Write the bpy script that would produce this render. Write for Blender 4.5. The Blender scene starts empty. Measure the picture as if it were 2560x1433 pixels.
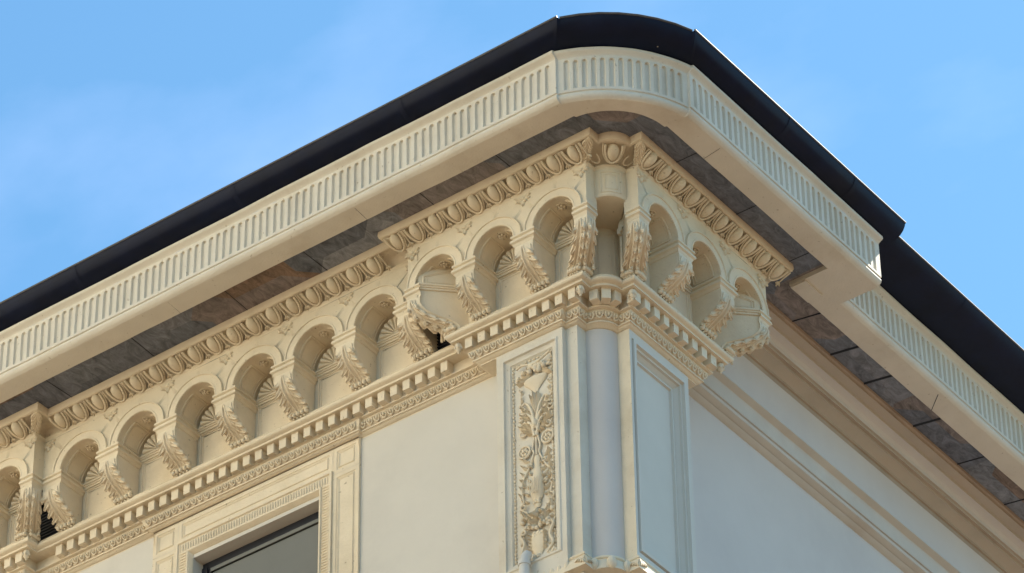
import bpy, bmesh, math, random
from mathutils import Vector, Matrix
random.seed(7)
R = math.radians
Z0 = 19.3                      # height of the soffit above the street
SC = bpy.context.scene
COL = SC.collection

# ------------------------------------------------------------------ camera
YAW, PITCH, ROLL = R(36.57204742), R(38.65444877), R(-0.88643697)
FPX = 10936.378
cy, sy, cp, sp = math.cos(YAW), math.sin(YAW), math.cos(PITCH), math.sin(PITCH)
fw = Vector((-sy*cp, cy*cp, sp)); rt = Vector((cy, sy, 0)); up = rt.cross(fw)
r2 = rt*math.cos(ROLL) + up*math.sin(ROLL); u2 = up*math.cos(ROLL) - rt*math.sin(ROLL)
cam = bpy.data.cameras.new('camera'); camo = bpy.data.objects.new('camera', cam); COL.objects.link(camo)
cam.sensor_width = 36; cam.sensor_fit = 'HORIZONTAL'; cam.lens = FPX/2560*36
cam.clip_start = .5; cam.clip_end = 2000
m = Matrix((r2, u2, -fw)).transposed().to_4x4()
m.translation = Vector((11.70392612, -16.88093793, -17.67197642+Z0))
camo.matrix_world = m
SC.camera = camo

# ------------------------------------------------------------------ light
sd = Vector((.20, .58, .78)).normalized()          # high sun from behind the building, grazing its right side
SUN_EL = math.asin(sd.z); SUN_AZ = math.atan2(sd.x, sd.y)
sl = bpy.data.lights.new('sun', 'SUN'); so = bpy.data.objects.new('sun', sl); COL.objects.link(so)
sl.energy = 5.0; sl.angle = R(.5); sl.color = (1.0, .93, .82)
so.rotation_euler = sd.to_track_quat('Z', 'Y').to_euler(); so.location = (-20, -30, 40)

W = bpy.data.worlds.new('World'); SC.world = W; W.use_nodes = True
nt = W.node_tree; nt.nodes.clear()
def N(t, **k):
    n = nt.nodes.new(t)
    for a, b in k.items(): setattr(n, a, b)
    return n
out = N('ShaderNodeOutputWorld'); bg = N('ShaderNodeBackground'); sky = N('ShaderNodeTexSky')
sky.sky_type = 'NISHITA'; sky.sun_disc = False; sky.sun_elevation = SUN_EL; sky.sun_rotation = SUN_AZ
sky.air_density = 1.0; sky.dust_density = .3; sky.ozone_density = 2.0; sky.altitude = 200
tc = N('ShaderNodeTexCoord'); mp = N('ShaderNodeMapping'); mp.inputs['Scale'].default_value = (2.2, 5.0, 6.0)
mp.inputs['Rotation'].default_value = (0.3, 0.2, 0.9)
no = N('ShaderNodeTexNoise'); no.inputs['Scale'].default_value = 2.6; no.inputs['Detail'].default_value = 7; no.inputs['Roughness'].default_value = .5
rp = N('ShaderNodeValToRGB'); rp.color_ramp.elements[0].position = .57; rp.color_ramp.elements[1].position = .78
rp.color_ramp.elements[0].color = (0, 0, 0, 1); rp.color_ramp.elements[1].color = (.17, .17, .17, 1)
tint = N('ShaderNodeMix', data_type='RGBA', blend_type='MULTIPLY'); tint.inputs['Factor'].default_value = 1
tint.inputs[7].default_value = (0.74, 1.09, 1.10, 1)
mx = N('ShaderNodeMix', data_type='RGBA'); mx.inputs[7].default_value = (5.6, 6.4, 9.4, 1)
nt.links.new(sky.outputs[0], tint.inputs[6]); nt.links.new(tint.outputs[2], mx.inputs[6])
nt.links.new(tc.outputs['Generated'], mp.inputs[0]); nt.links.new(mp.outputs[0], no.inputs['Vector'])
nt.links.new(no.outputs['Fac'], rp.inputs[0]); nt.links.new(rp.outputs[0], mx.inputs['Factor'])
nt.links.new(mx.outputs[2], bg.inputs[0]); nt.links.new(bg.outputs[0], out.inputs[0])
bg.inputs[1].default_value = .065
SC.view_settings.view_transform = 'Standard'; SC.view_settings.look = 'None'
SC.view_settings.gamma = 1; SC.view_settings.exposure = 1.72
SC.render.engine = 'CYCLES'; SC.cycles.max_bounces = 6; SC.cycles.diffuse_bounces = 4

# ------------------------------------------------------------------ materials
def mat(name, col, rough=.8, var=.06, vs=3.0, bump=.25, bs=60, stain=None, stain_amt=0, metal=0, stain_s=1.3, dist=.002, spec=.3, speck=0):
    M = bpy.data.materials.new(name); M.use_nodes = True; t = M.node_tree; nd = t.nodes; L = t.links
    b = nd['Principled BSDF']; b.inputs['Roughness'].default_value = rough; b.inputs['Metallic'].default_value = metal
    b.inputs['Specular IOR Level'].default_value = spec
    g = nd.new('ShaderNodeNewGeometry')
    n1 = nd.new('ShaderNodeTexNoise'); n1.inputs['Scale'].default_value = vs; n1.inputs['Detail'].default_value = 8; n1.inputs['Roughness'].default_value = .62
    L.new(g.outputs['Position'], n1.inputs['Vector'])
    mr = nd.new('ShaderNodeMapRange'); mr.inputs[1].default_value = .3; mr.inputs[2].default_value = .7
    mr.inputs[3].default_value = 1-var; mr.inputs[4].default_value = 1+var
    L.new(n1.outputs['Fac'], mr.inputs[0])
    vm = nd.new('ShaderNodeVectorMath'); vm.operation = 'SCALE'; vm.inputs[0].default_value = col[:3]
    L.new(mr.outputs[0], vm.inputs['Scale']); last = vm.outputs[0]
    if stain:
        n2 = nd.new('ShaderNodeTexNoise'); n2.inputs['Scale'].default_value = stain_s; n2.inputs['Detail'].default_value = 10; n2.inputs['Roughness'].default_value = .7
        L.new(g.outputs['Position'], n2.inputs['Vector'])
        m2 = nd.new('ShaderNodeMapRange'); m2.inputs[1].default_value = .5; m2.inputs[2].default_value = .75; m2.inputs[3].default_value = 0; m2.inputs[4].default_value = stain_amt
        L.new(n2.outputs['Fac'], m2.inputs[0])
        mi = nd.new('ShaderNodeMix'); mi.data_type = 'RGBA'; mi.inputs[7].default_value = (*stain, 1)
        L.new(m2.outputs[0], mi.inputs[0]); L.new(last, mi.inputs[6]); last = mi.outputs[2]
    if speck:
        vo = nd.new('ShaderNodeTexNoise'); vo.inputs['Scale'].default_value = 38; vo.inputs['Detail'].default_value = 2; L.new(g.outputs['Position'], vo.inputs['Vector'])
        m4 = nd.new('ShaderNodeMapRange'); m4.inputs[1].default_value = .70; m4.inputs[2].default_value = .76; m4.inputs[3].default_value = 0; m4.inputs[4].default_value = speck
        L.new(vo.outputs['Fac'], m4.inputs[0]); m5 = nd.new('ShaderNodeMix'); m5.data_type = 'RGBA'; m5.inputs[7].default_value = (.22, .15, .08, 1)
        L.new(m4.outputs[0], m5.inputs[0]); L.new(last, m5.inputs[6]); last = m5.outputs[2]
    L.new(last, b.inputs['Base Color'])
    if bump:
        n3 = nd.new('ShaderNodeTexNoise'); n3.inputs['Scale'].default_value = bs; n3.inputs['Detail'].default_value = 6; n3.inputs['Roughness'].default_value = .65
        L.new(g.outputs['Position'], n3.inputs['Vector'])
        bp = nd.new('ShaderNodeBump'); bp.inputs['Strength'].default_value = bump; bp.inputs['Distance'].default_value = dist
        L.new(n3.outputs['Fac'], bp.inputs['Height']); L.new(bp.outputs[0], b.inputs['Normal'])
    return M

CREAM = mat('cream_painted_stucco', (.735, .635, .485), .85, .07, 2.5, .7, 55, (.46, .37, .24), .5, dist=.005, speck=.55)
PALE = mat('pale_cornice_paint', (.67, .62, .53), .85, .06, 3, .65, 60, (.42, .33, .22), .45, dist=.005, speck=.45)
WALL = mat('pale_grey_wall_render', (.62, .585, .525), .9, .045, 1.2, .6, 70, (.50, .47, .43), .4, dist=.002)
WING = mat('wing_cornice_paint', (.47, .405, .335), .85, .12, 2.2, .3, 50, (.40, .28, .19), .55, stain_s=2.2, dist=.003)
BLACK = mat('black_painted_metal', (.002, .006, .024), .6, .3, 5, .2, 9, (.035, .03, .028), .25, dist=.006, spec=.22)
RIM = mat('gutter_rim_metal', (.10, .10, .11), .5, .2, 8, 0, metal=.3)
WALL2 = mat('lilac_grey_wall_render', (.60, .56, .53), .9, .05, 1.0, .6, 70, (.51, .47, .46), .4, dist=.002)
GREY = mat('grey_blind', (.17, .175, .165), .7, .04, 3, 0)
DARK = mat('dark_frame', (.02, .022, .03), .5, .1, 5, 0)
PIPE = mat('white_pipe_plastic', (.60, .58, .54), .45, .03, 5, 0)
GROUND = mat('street_paving', (.085, .058, .036), .9, .12, .4, 0)

def slate():
    M = bpy.data.materials.new('slate_soffit'); M.use_nodes = True; t = M.node_tree; nd = t.nodes; L = t.links
    b = nd['Principled BSDF']; b.inputs['Roughness'].default_value = .75
    g = nd.new('ShaderNodeNewGeometry')
    # long slabs: stepped coordinates, one tone per slab
    mp = nd.new('ShaderNodeMapping'); mp.inputs['Scale'].default_value = (1.35, 1.35, 1)
    br = nd.new('ShaderNodeTexVoronoi'); br.inputs['Scale'].default_value = 1.0; br.distance = 'CHEBYCHEV'; br.inputs['Randomness'].default_value = .6
    L.new(g.outputs['Position'], mp.inputs[0]); L.new(mp.outputs[0], br.inputs['Vector'])
    cr = nd.new('ShaderNodeValToRGB'); e = cr.color_ramp.elements
    e[0].position = 0; e[0].color = (.075, .085, .105, 1); e[1].position = 1; e[1].color = (.12, .13, .15, 1)
    for p_, c_ in ((.3, (.14, .145, .165)), (.50, (.15, .10, .070)), (.60, (.17, .18, .20)), (.8, (.085, .092, .115))):
        x = e.new(p_); x.color = (*c_, 1)
    sx = nd.new('ShaderNodeSeparateColor'); L.new(br.outputs['Color'], sx.inputs[0]); L.new(sx.outputs[0], cr.inputs[0])
    n1 = nd.new('ShaderNodeTexNoise'); n1.inputs['Scale'].default_value = 9; n1.inputs['Detail'].default_value = 9; n1.inputs['Roughness'].default_value = .75; n1.inputs['Distortion'].default_value = 1.2
    mp2 = nd.new('ShaderNodeMapping'); mp2.inputs['Rotation'].default_value = (0, 0, .5); mp2.inputs['Scale'].default_value = (1.5, .7, 1)
    L.new(g.outputs['Position'], mp2.inputs[0]); L.new(mp2.outputs[0], n1.inputs['Vector'])
    mr = nd.new('ShaderNodeMapRange'); mr.inputs[1].default_value = .3; mr.inputs[2].default_value = .75; mr.inputs[3].default_value = .5; mr.inputs[4].default_value = 2.5
    L.new(n1.outputs['Fac'], mr.inputs[0])
    vm = nd.new('ShaderNodeVectorMath'); vm.operation = 'SCALE'; L.new(cr.outputs[0], vm.inputs[0]); L.new(mr.outputs[0], vm.inputs['Scale'])
    L.new(vm.outputs[0], b.inputs['Base Color'])
    bp = nd.new('ShaderNodeBump'); bp.inputs['Strength'].default_value = .6; bp.inputs['Distance'].default_value = .01
    L.new(n1.outputs['Fac'], bp.inputs['Height']); L.new(bp.outputs[0], b.inputs['Normal'])
    return M
SLATE = slate()

# ------------------------------------------------------------------ mesh builder
from mathutils import noise
def wobble(p, a):
    p = Vector(p); return p+noise.noise_vector(p*2.3)*a+noise.noise_vector(p*11)*a*.45
def dense(q, st=.11):
    out = [q[0]]
    for a, b in zip(q, q[1:]):
        n = max(1, int(math.dist(a, b)/st)) if math.dist(a, b) > .35 else 1
        out += [tuple(a[j]+(b[j]-a[j])*i/n for j in range(len(a))) for i in range(1, n+1)]
    return out
class MB:
    def __init__(s): s.v = []; s.f = []
    def add(s, vs, fs):
        o = len(s.v); s.v += [tuple(x) for x in vs]; s.f += [tuple(i+o for i in f) for f in fs]
    def grid(s, rows, closed=False):
        n = len(rows[0]); vs = [p for r in rows for p in r]; fs = []
        for i in range(len(rows)-1):
            for j in range(n if closed else n-1):
                k = (j+1) % n
                fs.append((i*n+j, i*n+k, (i+1)*n+k, (i+1)*n+j))
        s.add(vs, fs)
    def loft(s, rows, caps=True):
        s.grid(rows, True); n = len(rows[0]); o = len(s.v)-n*len(rows)
        if caps:
            s.f.append(tuple(range(o, o+n))); q = o+n*(len(rows)-1); s.f.append(tuple(range(q, q+n)))
    def box(s, x0, x1, y0, y1, z0, z1):
        s.add([(x, y, z) for z in (z0, z1) for x, y in ((x0, y0), (x1, y0), (x1, y1), (x0, y1))],
              [(0, 1, 2, 3), (4, 5, 6, 7), (0, 1, 5, 4), (1, 2, 6, 5), (2, 3, 7, 6), (3, 0, 4, 7)])
    def tube(s, pts, rad, n=6, caps=True):
        pts = [Vector(p) for p in pts]; rows = []; k = len(pts); prev = None
        for i, p in enumerate(pts):
            t = (pts[min(i+1, k-1)]-pts[max(i-1, 0)])
            if t.length < 1e-9: t = Vector((0, 0, 1))
            t.normalize()
            a = Vector((0, 0, 1)) if abs(t.z) < .9 else Vector((1, 0, 0))
            if prev is not None: a = prev
            b = t.cross(a)
            if b.length < 1e-6: b = t.orthogonal()
            b.normalize(); a2 = b.cross(t); prev = a2
            r = rad[i] if isinstance(rad, (list, tuple)) else rad
            rows.append([p+(a2*math.cos(2*math.pi*j/n)+b*math.sin(2*math.pi*j/n))*r for j in range(n)])
        s.loft(rows, caps)
    def ell(s, c, ax, nu=8, nv=6, taper=0.0):
        c = Vector(c); rows = []
        for i in range(nv+1):
            a = -math.pi/2+math.pi*i/nv; cr = math.cos(a); h = math.sin(a)
            k = 1+taper*h
            if i in (0, nv): cr = .02
            rows.append([c+ax[2]*h+(ax[0]*math.cos(2*math.pi*j/nu)+ax[1]*math.sin(2*math.pi*j/nu))*cr*k for j in range(nu)])
        s.loft(rows)
    def ball(s, c, r, n=6): s.ell(c, (Vector((r, 0, 0)), Vector((0, r, 0)), Vector((0, 0, r))), n, 5)
    def lobe(s, P0, P1, Nn, w, lift, curl=.0, nr=7):
        """a swelling leaf lobe from P0 to P1 raised along Nn, grooved down the middle, tip curled forward"""
        P0 = Vector(P0); P1 = Vector(P1); Nn = Vector(Nn).normalized(); d = P1-P0; S = d.cross(Nn).normalized(); rows = []
        for i in range(nr):
            t = i/(nr-1); hw = w*(.35+1.0*math.sin(math.pi*min(1, t*.9)**1.2))*(1-.75*max(0, t-.8)/.2)/1.3
            h = lift*(.35+.65*math.sin(t*math.pi/2)) + curl*max(0, t-.6)/.4
            c = P0+d*t; row = []
            for a, hh in ((-1, 0), (-.75, .7), (-.35, 1), (0, .62), (.35, 1), (.75, .7), (1, 0)):
                row.append(c+S*(a*hw)+Nn*(h*hh if abs(a) < 1 else (h*.0-.001)))
            rows.append(row)
        s.grid(rows)
        e = rows[-1]; s.add(e, [tuple(range(7))]); e = rows[0]; s.add(e, [tuple(range(7))])
    def xf(s, M): s.v = [tuple(M @ Vector(p)) for p in s.v]; return s
    def build(s, name, material, parent=None, loc=None, rotz=0, sharp=35, label=None, dedupe=True, flat=False, wob=0):
        if wob: s.v = [tuple(wobble(p, wob)) for p in s.v]
        me = bpy.data.meshes.new(name); me.from_pydata(s.v, [], s.f)
        bm = bmesh.new(); bm.from_mesh(me)
        if dedupe:
            bmesh.ops.remove_doubles(bm, verts=bm.verts, dist=2e-5)
            bmesh.ops.dissolve_degenerate(bm, edges=bm.edges, dist=2e-5)
        bmesh.ops.recalc_face_normals(bm, faces=bm.faces)
        for f in bm.faces: f.smooth = not flat
        bm.to_mesh(me); bm.free()
        if not flat: me.set_sharp_from_angle(angle=R(sharp))
        me.materials.append(material)
        o = bpy.data.objects.new(name, me); COL.objects.link(o)
        if parent: o.parent = parent
        if loc is not None: o.location = loc
        o.rotation_euler = (0, 0, rotz)
        if label: o['label'] = label
        return o

def quad(mb, a, b, c, d): mb.add([a, b, c, d], [(0, 1, 2, 3)])
def empty(name, loc=(0, 0, 0)):
    o = bpy.data.objects.new(name, None); COL.objects.link(o); o.location = loc; return o
def tag(o, label, cat=None, group=None, kind=None):
    if label: o['label'] = label
    if cat: o['category'] = cat
    if group: o['group'] = group
    if kind: o['kind'] = kind
    return o
def dup(o, parent, loc, rotz, label=None):
    c = o.copy(); COL.objects.link(c); c.parent = parent; c.location = loc; c.rotation_euler = (random.uniform(-.006, .006), random.uniform(-.008, .008), rotz+random.uniform(-.008, .008))
    c.scale = (random.uniform(.985, 1.012), 1, 1+random.uniform(-.004, .002))
    for ch in o.children:
        d = ch.copy(); COL.objects.link(d); d.parent = c
    return c
ZV = (0, 0, Z0)
PI = math.pi

BLD = empty('corner_building')
tag(BLD, 'cream stucco corner building with an ornate bracketed cornice under a black gutter', 'building')

# ------------------------------------------------------------------ plan paths
# p = how far a moulding stands out from the arcade plane of the corner pavilion
NT = .23; BS = .10; LEN = 1.70; FARL = -6.6; LLX = -4.80
def notch(p, z, n=12):
    t = [(-(NT-p), -p), (-(NT-p), -p+.09)]
    for i in range(1, n):
        a = -PI/2+PI/2*i/n
        t.append((p-NT+.14*math.cos(a), NT-p+.14*math.sin(a)))
    t += [(p-.09, NT-p), (p, NT-p)]
    return t
def path(p, z, jog=0.0):
    q = [(FARL, -p), (LLX+p, -p), (LLX+p, -(p-BS)), (-(LEN+p), -(p-BS)), (-(LEN+p), -p-jog)]
    q += [(-.70+(p+.375) if jog else -.9, -p-jog), (-.70+(p+.375) if jog else -.9, -p)]
    q += notch(p, z)
    q += [(p, LEN+p), (p-.7, LEN+p)]
    cnt = (16, 1, 28, 1, 8)
    r = [q[0]]
    for i, (a, b) in enumerate(zip(q, q[1:])):
        k = cnt[i] if i < 5 else (12 if i == len(q)-3 else 1)
        r += [(a[0]+(b[0]-a[0])*j/k, a[1]+(b[1]-a[1])*j/k) for j in range(1, k+1)]
    return [(x, y, z) for x, y in r]
def sweep(mb, prof, jog=0.0):
    mb.grid([path(p, z, jog) for p, z in prof])

# ------------------------------------------------------------------ egg moulding
mb = MB()
prof = [(-.30, .004), (.10, .004), (.102, -.03), (.095, -.052), (.084, -.056), (.058, -.046), (.020, -.046), (-.012, -.058), (-.034, -.080), (-.044, -.106),
        (-.024, -.112), (-.022, -.122), (-.030, -.128), (-.035, -.142)]
sweep(mb, prof)
def cove_frame(pos, S, Nout):
    """frame for ornaments on the cove at plan position pos (on p=.028), along S, outward Nout"""
    Nout = Vector(Nout); D = (-Nout*.112+Vector((0, 0, -.05))).normalized(); Nn = Nout*.05+Vector((0, 0, -.112)); Nn.normalize()
    return Vector((pos[0], pos[1], -.077)), Vector(S), D, Nn
def shell(mb, fr, w=.155):
    O, S, D, Nn = fr
    for rr, th, lift, bot in ((.054, .0075, .022, .070), (.0675, .0055, .012, .077)):
        pts = []
        for i in range(15):
            a = PI*(-.06)+PI*1.12*i/14
            x = math.cos(a)*rr*(1.0 if a < PI else 1); y = math.sin(a)
            t = -.052+ (y if y > 0 else y)*(bot+.046) if y > 0 else -.052+y*.03
            pts.append(O+S*x+D*t+Nn*lift)
        mb.tube(pts, th, 6)
def dart(mb, fr):
    O, S, D, Nn = fr
    mb.tube([O+D*-.058+Nn*.018, O+D*.0+Nn*.014, O+D*.058+Nn*.016], [.007, .0055, .003], 6)
    for a in (-1, 0, 1):
        mb.lobe(O+D*.035+Nn*.012, O+D*(.072 if a == 0 else .058)+S*(a*.02)+Nn*.016, Nn, .006, .010)
def egg_mb():
    e = MB(); 
    Nout = Vector((0, -1, 0)); O, S, D, Nn = cove_frame((0, 0), (1, 0, 0), Nout)
    e.ell(Nn*.007-D*.001, (S*.0365, Nn*.038, D*.061), 14, 10, -.17)
    return e
eggM = mb.build('egg_and_dart_moulding', CREAM, BLD, ZV, wob=.0032) if False else None
eggs = []   # (x, y, rot)
def cpos(p): return p
PE = .028
for i in range(17): eggs.append((-4.638+.1668*i, -(PE-BS), 0, 1))
for i in range(10):
    eggs.append((-1.700+.1555*i, -PE, 0, 1)); eggs.append((PE, .300+.1555*i, PI/2, 1))
for i in range(5): eggs.append((-4.93-.1555*i, -PE, 0, 1))
ca = PE-NT; ang = -PI/4
eggs.append((ca+.135*math.cos(ang), -ca+.135*math.sin(ang), PI/4, 1.0))
for (x, y, r_, k) in eggs:
    S = (math.cos(r_), math.sin(r_), 0); No = (math.sin(r_), -math.cos(r_), 0)
    fr = cove_frame((x, y), S, No); shell(mb, fr)
    h = .0834 if (x < -1.75 and x > -4.7) else .0778
    if abs(r_-PI/4) > .01:
        dart(mb, (fr[0]+Vector(S)*h, fr[1], fr[2], fr[3]))
        if (x < -1.75 and x > -4.62) is False and i == 0: pass
# half shells beside the column egg
for s in (-1, 1):
    a = -PI/4+s*R(52); x = ca+.14*math.cos(a); y = -ca+.14*math.sin(a)
    fr = cove_frame((x, y), (-math.sin(a), math.cos(a), 0), (math.cos(a), math.sin(a), 0))
    O, S, D, Nn = fr
    mb.tube([O+S*(.03*math.cos(t))+D*(.05*math.sin(t))+Nn*.012 for t in [PI*1.1*k/10-.1 for k in range(11)]], .005, 6)
# acanthus leaf folded over each corner of the moulding
def corner_leaf(mb, tipfn, dirs, span=(.082, -.115)):
    for d in dirs:
        d = Vector(d)
        for k in range(5):
            t0 = k/5; t1 = min(1, (k+1.25)/5)
            pa = span[0]*(1-t0)+(-.028)*t0; za = -.058*(1-t0)-.108*t0
            pb = span[0]*(1-t1)+(-.028)*t1; zb_ = -.058*(1-t1)-.108*t1
            A = Vector((*tipfn(pa), za)); B = Vector((*tipfn(pb), zb_))
            Nn = Vector((0, 0, -1))*.6+ (Vector((d.y, -d.x, 0)) if True else 0)*0
            Nn = Nn+Vector((A.x-tipfn(pa-.05)[0], A.y-tipfn(pa-.05)[1], 0)).normalized()*.8
            mb.lobe(A+d*.004, B+d*(.052-.02*t0), Nn, .013, .014, .006)
        mb.tube([Vector((*tipfn(p_), z_))+d*.004+Vector((0, 0, -.004)) for p_, z_ in ((.085, -.056), (.045, -.066), (.008, -.082), (-.025, -.106))], .006, 6)
tipL = lambda p: (-(NT-p), -p)
tipR = lambda p: (p, NT-p)
tipE = lambda p: (-(LEN+p), -p)
tipF = lambda p: (p, LEN+p)
tipLL = lambda p: (LLX+p, -p)
corner_leaf(mb, tipL, [(-1, 0, 0), (0, .8, 0)]); corner_leaf(mb, tipR, [(-.8, 0, 0), (0, 1, 0)])
corner_leaf(mb, tipE, [(1, 0, 0), (0, 1, 0)]); corner_leaf(mb, tipF, [(0, -1, 0), (-1, 0, 0)]); corner_leaf(mb, tipLL, [(-1, 0, 0), (0, 1, 0)])
eggM = mb.build('egg_and_dart_moulding', CREAM, BLD, ZV, wob=.0032)
e0 = None
for (x, y, r_, k) in eggs:
    O = cove_frame((x, y), (1, 0, 0), (0, -1, 0))[0]
    if e0 is None: e0 = egg_mb().build('egg', CREAM, eggM, O, r_); e = e0
    else:
        e = e0.copy(); COL.objects.link(e); e.parent = eggM; e.location = O; e.rotation_euler = (0, 0, r_+random.uniform(-.03, .03))
    s_ = random.uniform(.96, 1.03); e.scale = (s_*k*(1.15 if r_ == PI/4 else 1), s_, s_)

# ------------------------------------------------------------------ niche backs
mb = MB(); sweep(mb, [(-.26, -.785), (-.26, .002)]); mb.build('niche_back_wall', CREAM, BLD, ZV)

for vx0, vx1 in ((-1.70, -1.45), (-5.05, -4.84)):  # dark slatted panels stand in for deep shade in hollows beside end brackets
    mb = MB(); mb.box(vx0, vx1, .352, .359, -.79, -.42)
    for k in range(14): mb.box(vx0, vx1, .340, .351, -.775+.025*k, -.766+.025*k)
    mb.build('void_shade_panel', DARK, BLD, ZV)

# ------------------------------------------------------------------ arcade: arches
ZS = -.45; FP = -.035
def arch_parts(xl, xr, r, d, leaf_right=True, leaf_left=True, shell_on=True):
    a = MB(); zt = -.142
    ths = [PI*i/28 for i in range(29)]
    for cx, cz in ((xr, zt), (xl, zt)): ths.append(math.atan2(cz-ZS, cx))
    ths = sorted(ths)
    inn, outr = [], []
    for t in ths:
        c, s = math.cos(t), math.sin(t)
        inn.append((r*c, 0, ZS+r*s))
        k = min(((xr if c > 0 else xl)/c) if abs(c) > 1e-6 else 1e9, ((zt-ZS)/s) if s > 1e-6 else 1e9)
        outr.append((k*c, 0, ZS+k*s))
    a.grid([outr, inn])
    # moulded archivolt
    th2 = [PI*i/32 for i in range(33)]
    rows = []
    for rr, y in ((r+.001, .004), (r+.001, -.013), (r+.010, -.015), (r+.013, -.011), (r+.057, -.010), (r+.059, -.018), (r+.066, -.018), (r+.069, 0)):
        rows.append([(rr*math.cos(t), y, ZS+rr*math.sin(t)) for t in th2])
    a.grid(rows)
    for i in range(34):       # small teeth round the opening
        t = PI*(i+.5)/34; c, s = math.cos(t), math.sin(t)
        a.ell((c*(r+.001), -.006, ZS+s*(r+.001)), (Vector((c, 0, s))*.006, Vector((0, .006, 0)), Vector((-s, 0, c))*.0042), 5, 4)
    # vault with recessed coffers
    def cyl(t, rr, y): return (rr*math.cos(t), y, ZS+rr*math.sin(t))
    a.grid([[cyl(t, r, y) for t in th2] for y in (0, .018, d)])
    a.grid([[cyl(t, r-.004, y) for t in th2] for y in (.014, .026)])
    for ta, tb in ((R(8), R(66)), (R(114), R(172))):
        for q, (m1, rad) in enumerate(((0, .0075), (.018, .004))):
            y0, y1 = .045+m1, d-.03-m1; A, B = ta+m1*4, tb-m1*4; pts = []
            for k in range(10): pts.append(cyl(A+(B-A)*k/9, r-.001, y0))
            for k in range(10): pts.append(cyl(B+(A-B)*k/9, r-.001, y1))
            pts.append(pts[0]); a.tube(pts, rad, 5)
    # rosette in a ring at the crown
    ro = MB(); yc = .042+.045; zc = ZS+r-.006
    ro.tube([(.036*math.cos(t), yc+.036*math.sin(t), zc+.001) for t in [2*PI*k/16 for k in range(17)]], .004, 5)
    for k in range(6):
        t = 2*PI*k/6
        ro.ell((.017*math.cos(t), yc+.017*math.sin(t), zc-.002), (Vector((math.cos(t), math.sin(t), 0))*.012, Vector((-math.sin(t), math.cos(t), 0))*.009, Vector((0, 0, .010))), 7, 5)
    ro.ball((0, yc, zc-.010), .008)
    # shell and ring bands on the back
    sh = MB(); yb = d-.001
    for rr, w_ in ((r-.014, .008), (r-.034, .005)):
        sh.tube([(rr*math.cos(t), yb, ZS+rr*math.sin(t)) for t in th2], w_, 5)
    if shell_on:
        rows = []; n = 9; R0 = r-.050
        for q in range(12):
            f = q/11; rr = .020+(R0-.020)*f; row = []
            for k in range(n*12+1):
                t = PI*k/(n*12); ph = abs(((n*t/PI) % 1)-.5)*2          # 1 on the slit, 0 mid rib
                sl_ = max(0, (ph-.62)/.38)**1.5 if .22 < f < .93 else 0
                h = .014+.018*f+.010*math.cos(ph*PI/2) - sl_*(.040+.012*f)
                row.append((rr*math.cos(t), yb-max(h, .0005), ZS+.004+rr*math.sin(t)))
            rows.append(row)
        rows.append([(x*1.0, yb, z) for x, y, z in rows[-1]])
        sh.grid(rows)
        sh.ell((0, yb-.012, ZS+.012), (Vector((.02, 0, 0)), Vector((0, .014, 0)), Vector((0, 0, .016))), 8, 6)
    else:
        sh.tube([(rr*math.cos(t), yb, ZS+rr*math.sin(t)) for rr in (.07,) for t in th2], .006, 6)
    # impost cornice and framed panel on the back
    pn = MB()
    for z0, z1, dd in ((-.462, -.448, .026), (-.474, -.462, .019), (-.490, -.474, .011)):
        pn.box(-r, r, d-dd, d+.01, z0, z1)
    for m1, rad in ((.026, .009), (.046, .005)):
        x0, x1, z0, z1 = -r+m1, r-m1, -.775, -.505-(m1-.03)
        pn.tube([(x0, d, z0), (x0, d, z1), (x1, d, z1), (x1, d, z0)], rad, 6)
    sprays = []
    if leaf_right: sprays.append(xr if leaf_right is True else xr-.035)
    if leaf_left: sprays.append(xl+.035)
    return a, ro, sh, pn, sprays
def spray_mb():
    sp_ = MB()
    for (dx, dz, w) in ((0, -.085, .014), (.040, -.020, .013), (-.040, -.020, .013), (.024, -.052, .012), (-.024, -.052, .012), (.052, .004, .010), (-.052, .004, .010)):
        sp_.lobe((dx*.1, -.001, -.012), (dx, -.003, dz+.004), (0, -1, 0), w, .015, .010)
    sp_.ell((0, -.012, -.010), (Vector((.014, 0, 0)), Vector((0, .013, 0)), Vector((0, 0, .013))), 8, 6)
    for dx in (-.040, .040):
        sp_.ell((dx, -.010, -.024), (Vector((.010, 0, 0)), Vector((0, .012, 0)), Vector((0, 0, .010))), 7, 5)
    return sp_
SPR = [None]
def arch(loc, rotz, *args, **kw):
    a, ro, sh, pn, s_ = arch_parts(*args, **kw)
    o = a.build('niche_arch', CREAM, BLD, loc, rotz)
    ro.build('rosette', CREAM, o); sh.build('shell', CREAM, o, sharp=60); pn.build('niche_panel', CREAM, o)
    for x in s_:
        if SPR[0] is None: SPR[0] = q = spray_mb().build('spandrel_leaf', CREAM, o, (x, 0, -.163)); q.scale = (1.15, .6, .85)
        else: q = SPR[0].copy(); COL.objects.link(q); q.parent = o; q.location = (x, 0, -.163)
    return o
DEP = .225
YL = -FP
P0 = None
for i in range(6):
    cx = -4.5+.5*i
    if i in (0, 5):
        arch((cx, YL+BS, Z0), 0, -.25 if i else -.335, .25 if i < 5 else .335, .17, DEP, leaf_right=(True if i < 5 else 'e'), leaf_left=(i == 0))
    elif P0 is None: P0 = arch((cx, YL+BS, Z0), 0, -.25, .25, .17, DEP, leaf_left=False)
    else: dup(P0, BLD, (cx, YL+BS, Z0), 0)
bays = ((-1.44, -.225, .23), (-.98, -.23, .23), (-.515, -.235, .25))
for i, (c, a_, b_) in enumerate(bays):
    arch((c, YL, Z0), 0, a_, b_, .155, DEP, leaf_right=(True if i < 2 else 'e'), leaf_left=(i == 0), shell_on=(i > 0))
    arch((-YL, -c, Z0), PI/2, -b_, -a_, .155, DEP, leaf_right=(True if i else 'e'), leaf_left=(i == 2), shell_on=(i > 0))
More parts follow.
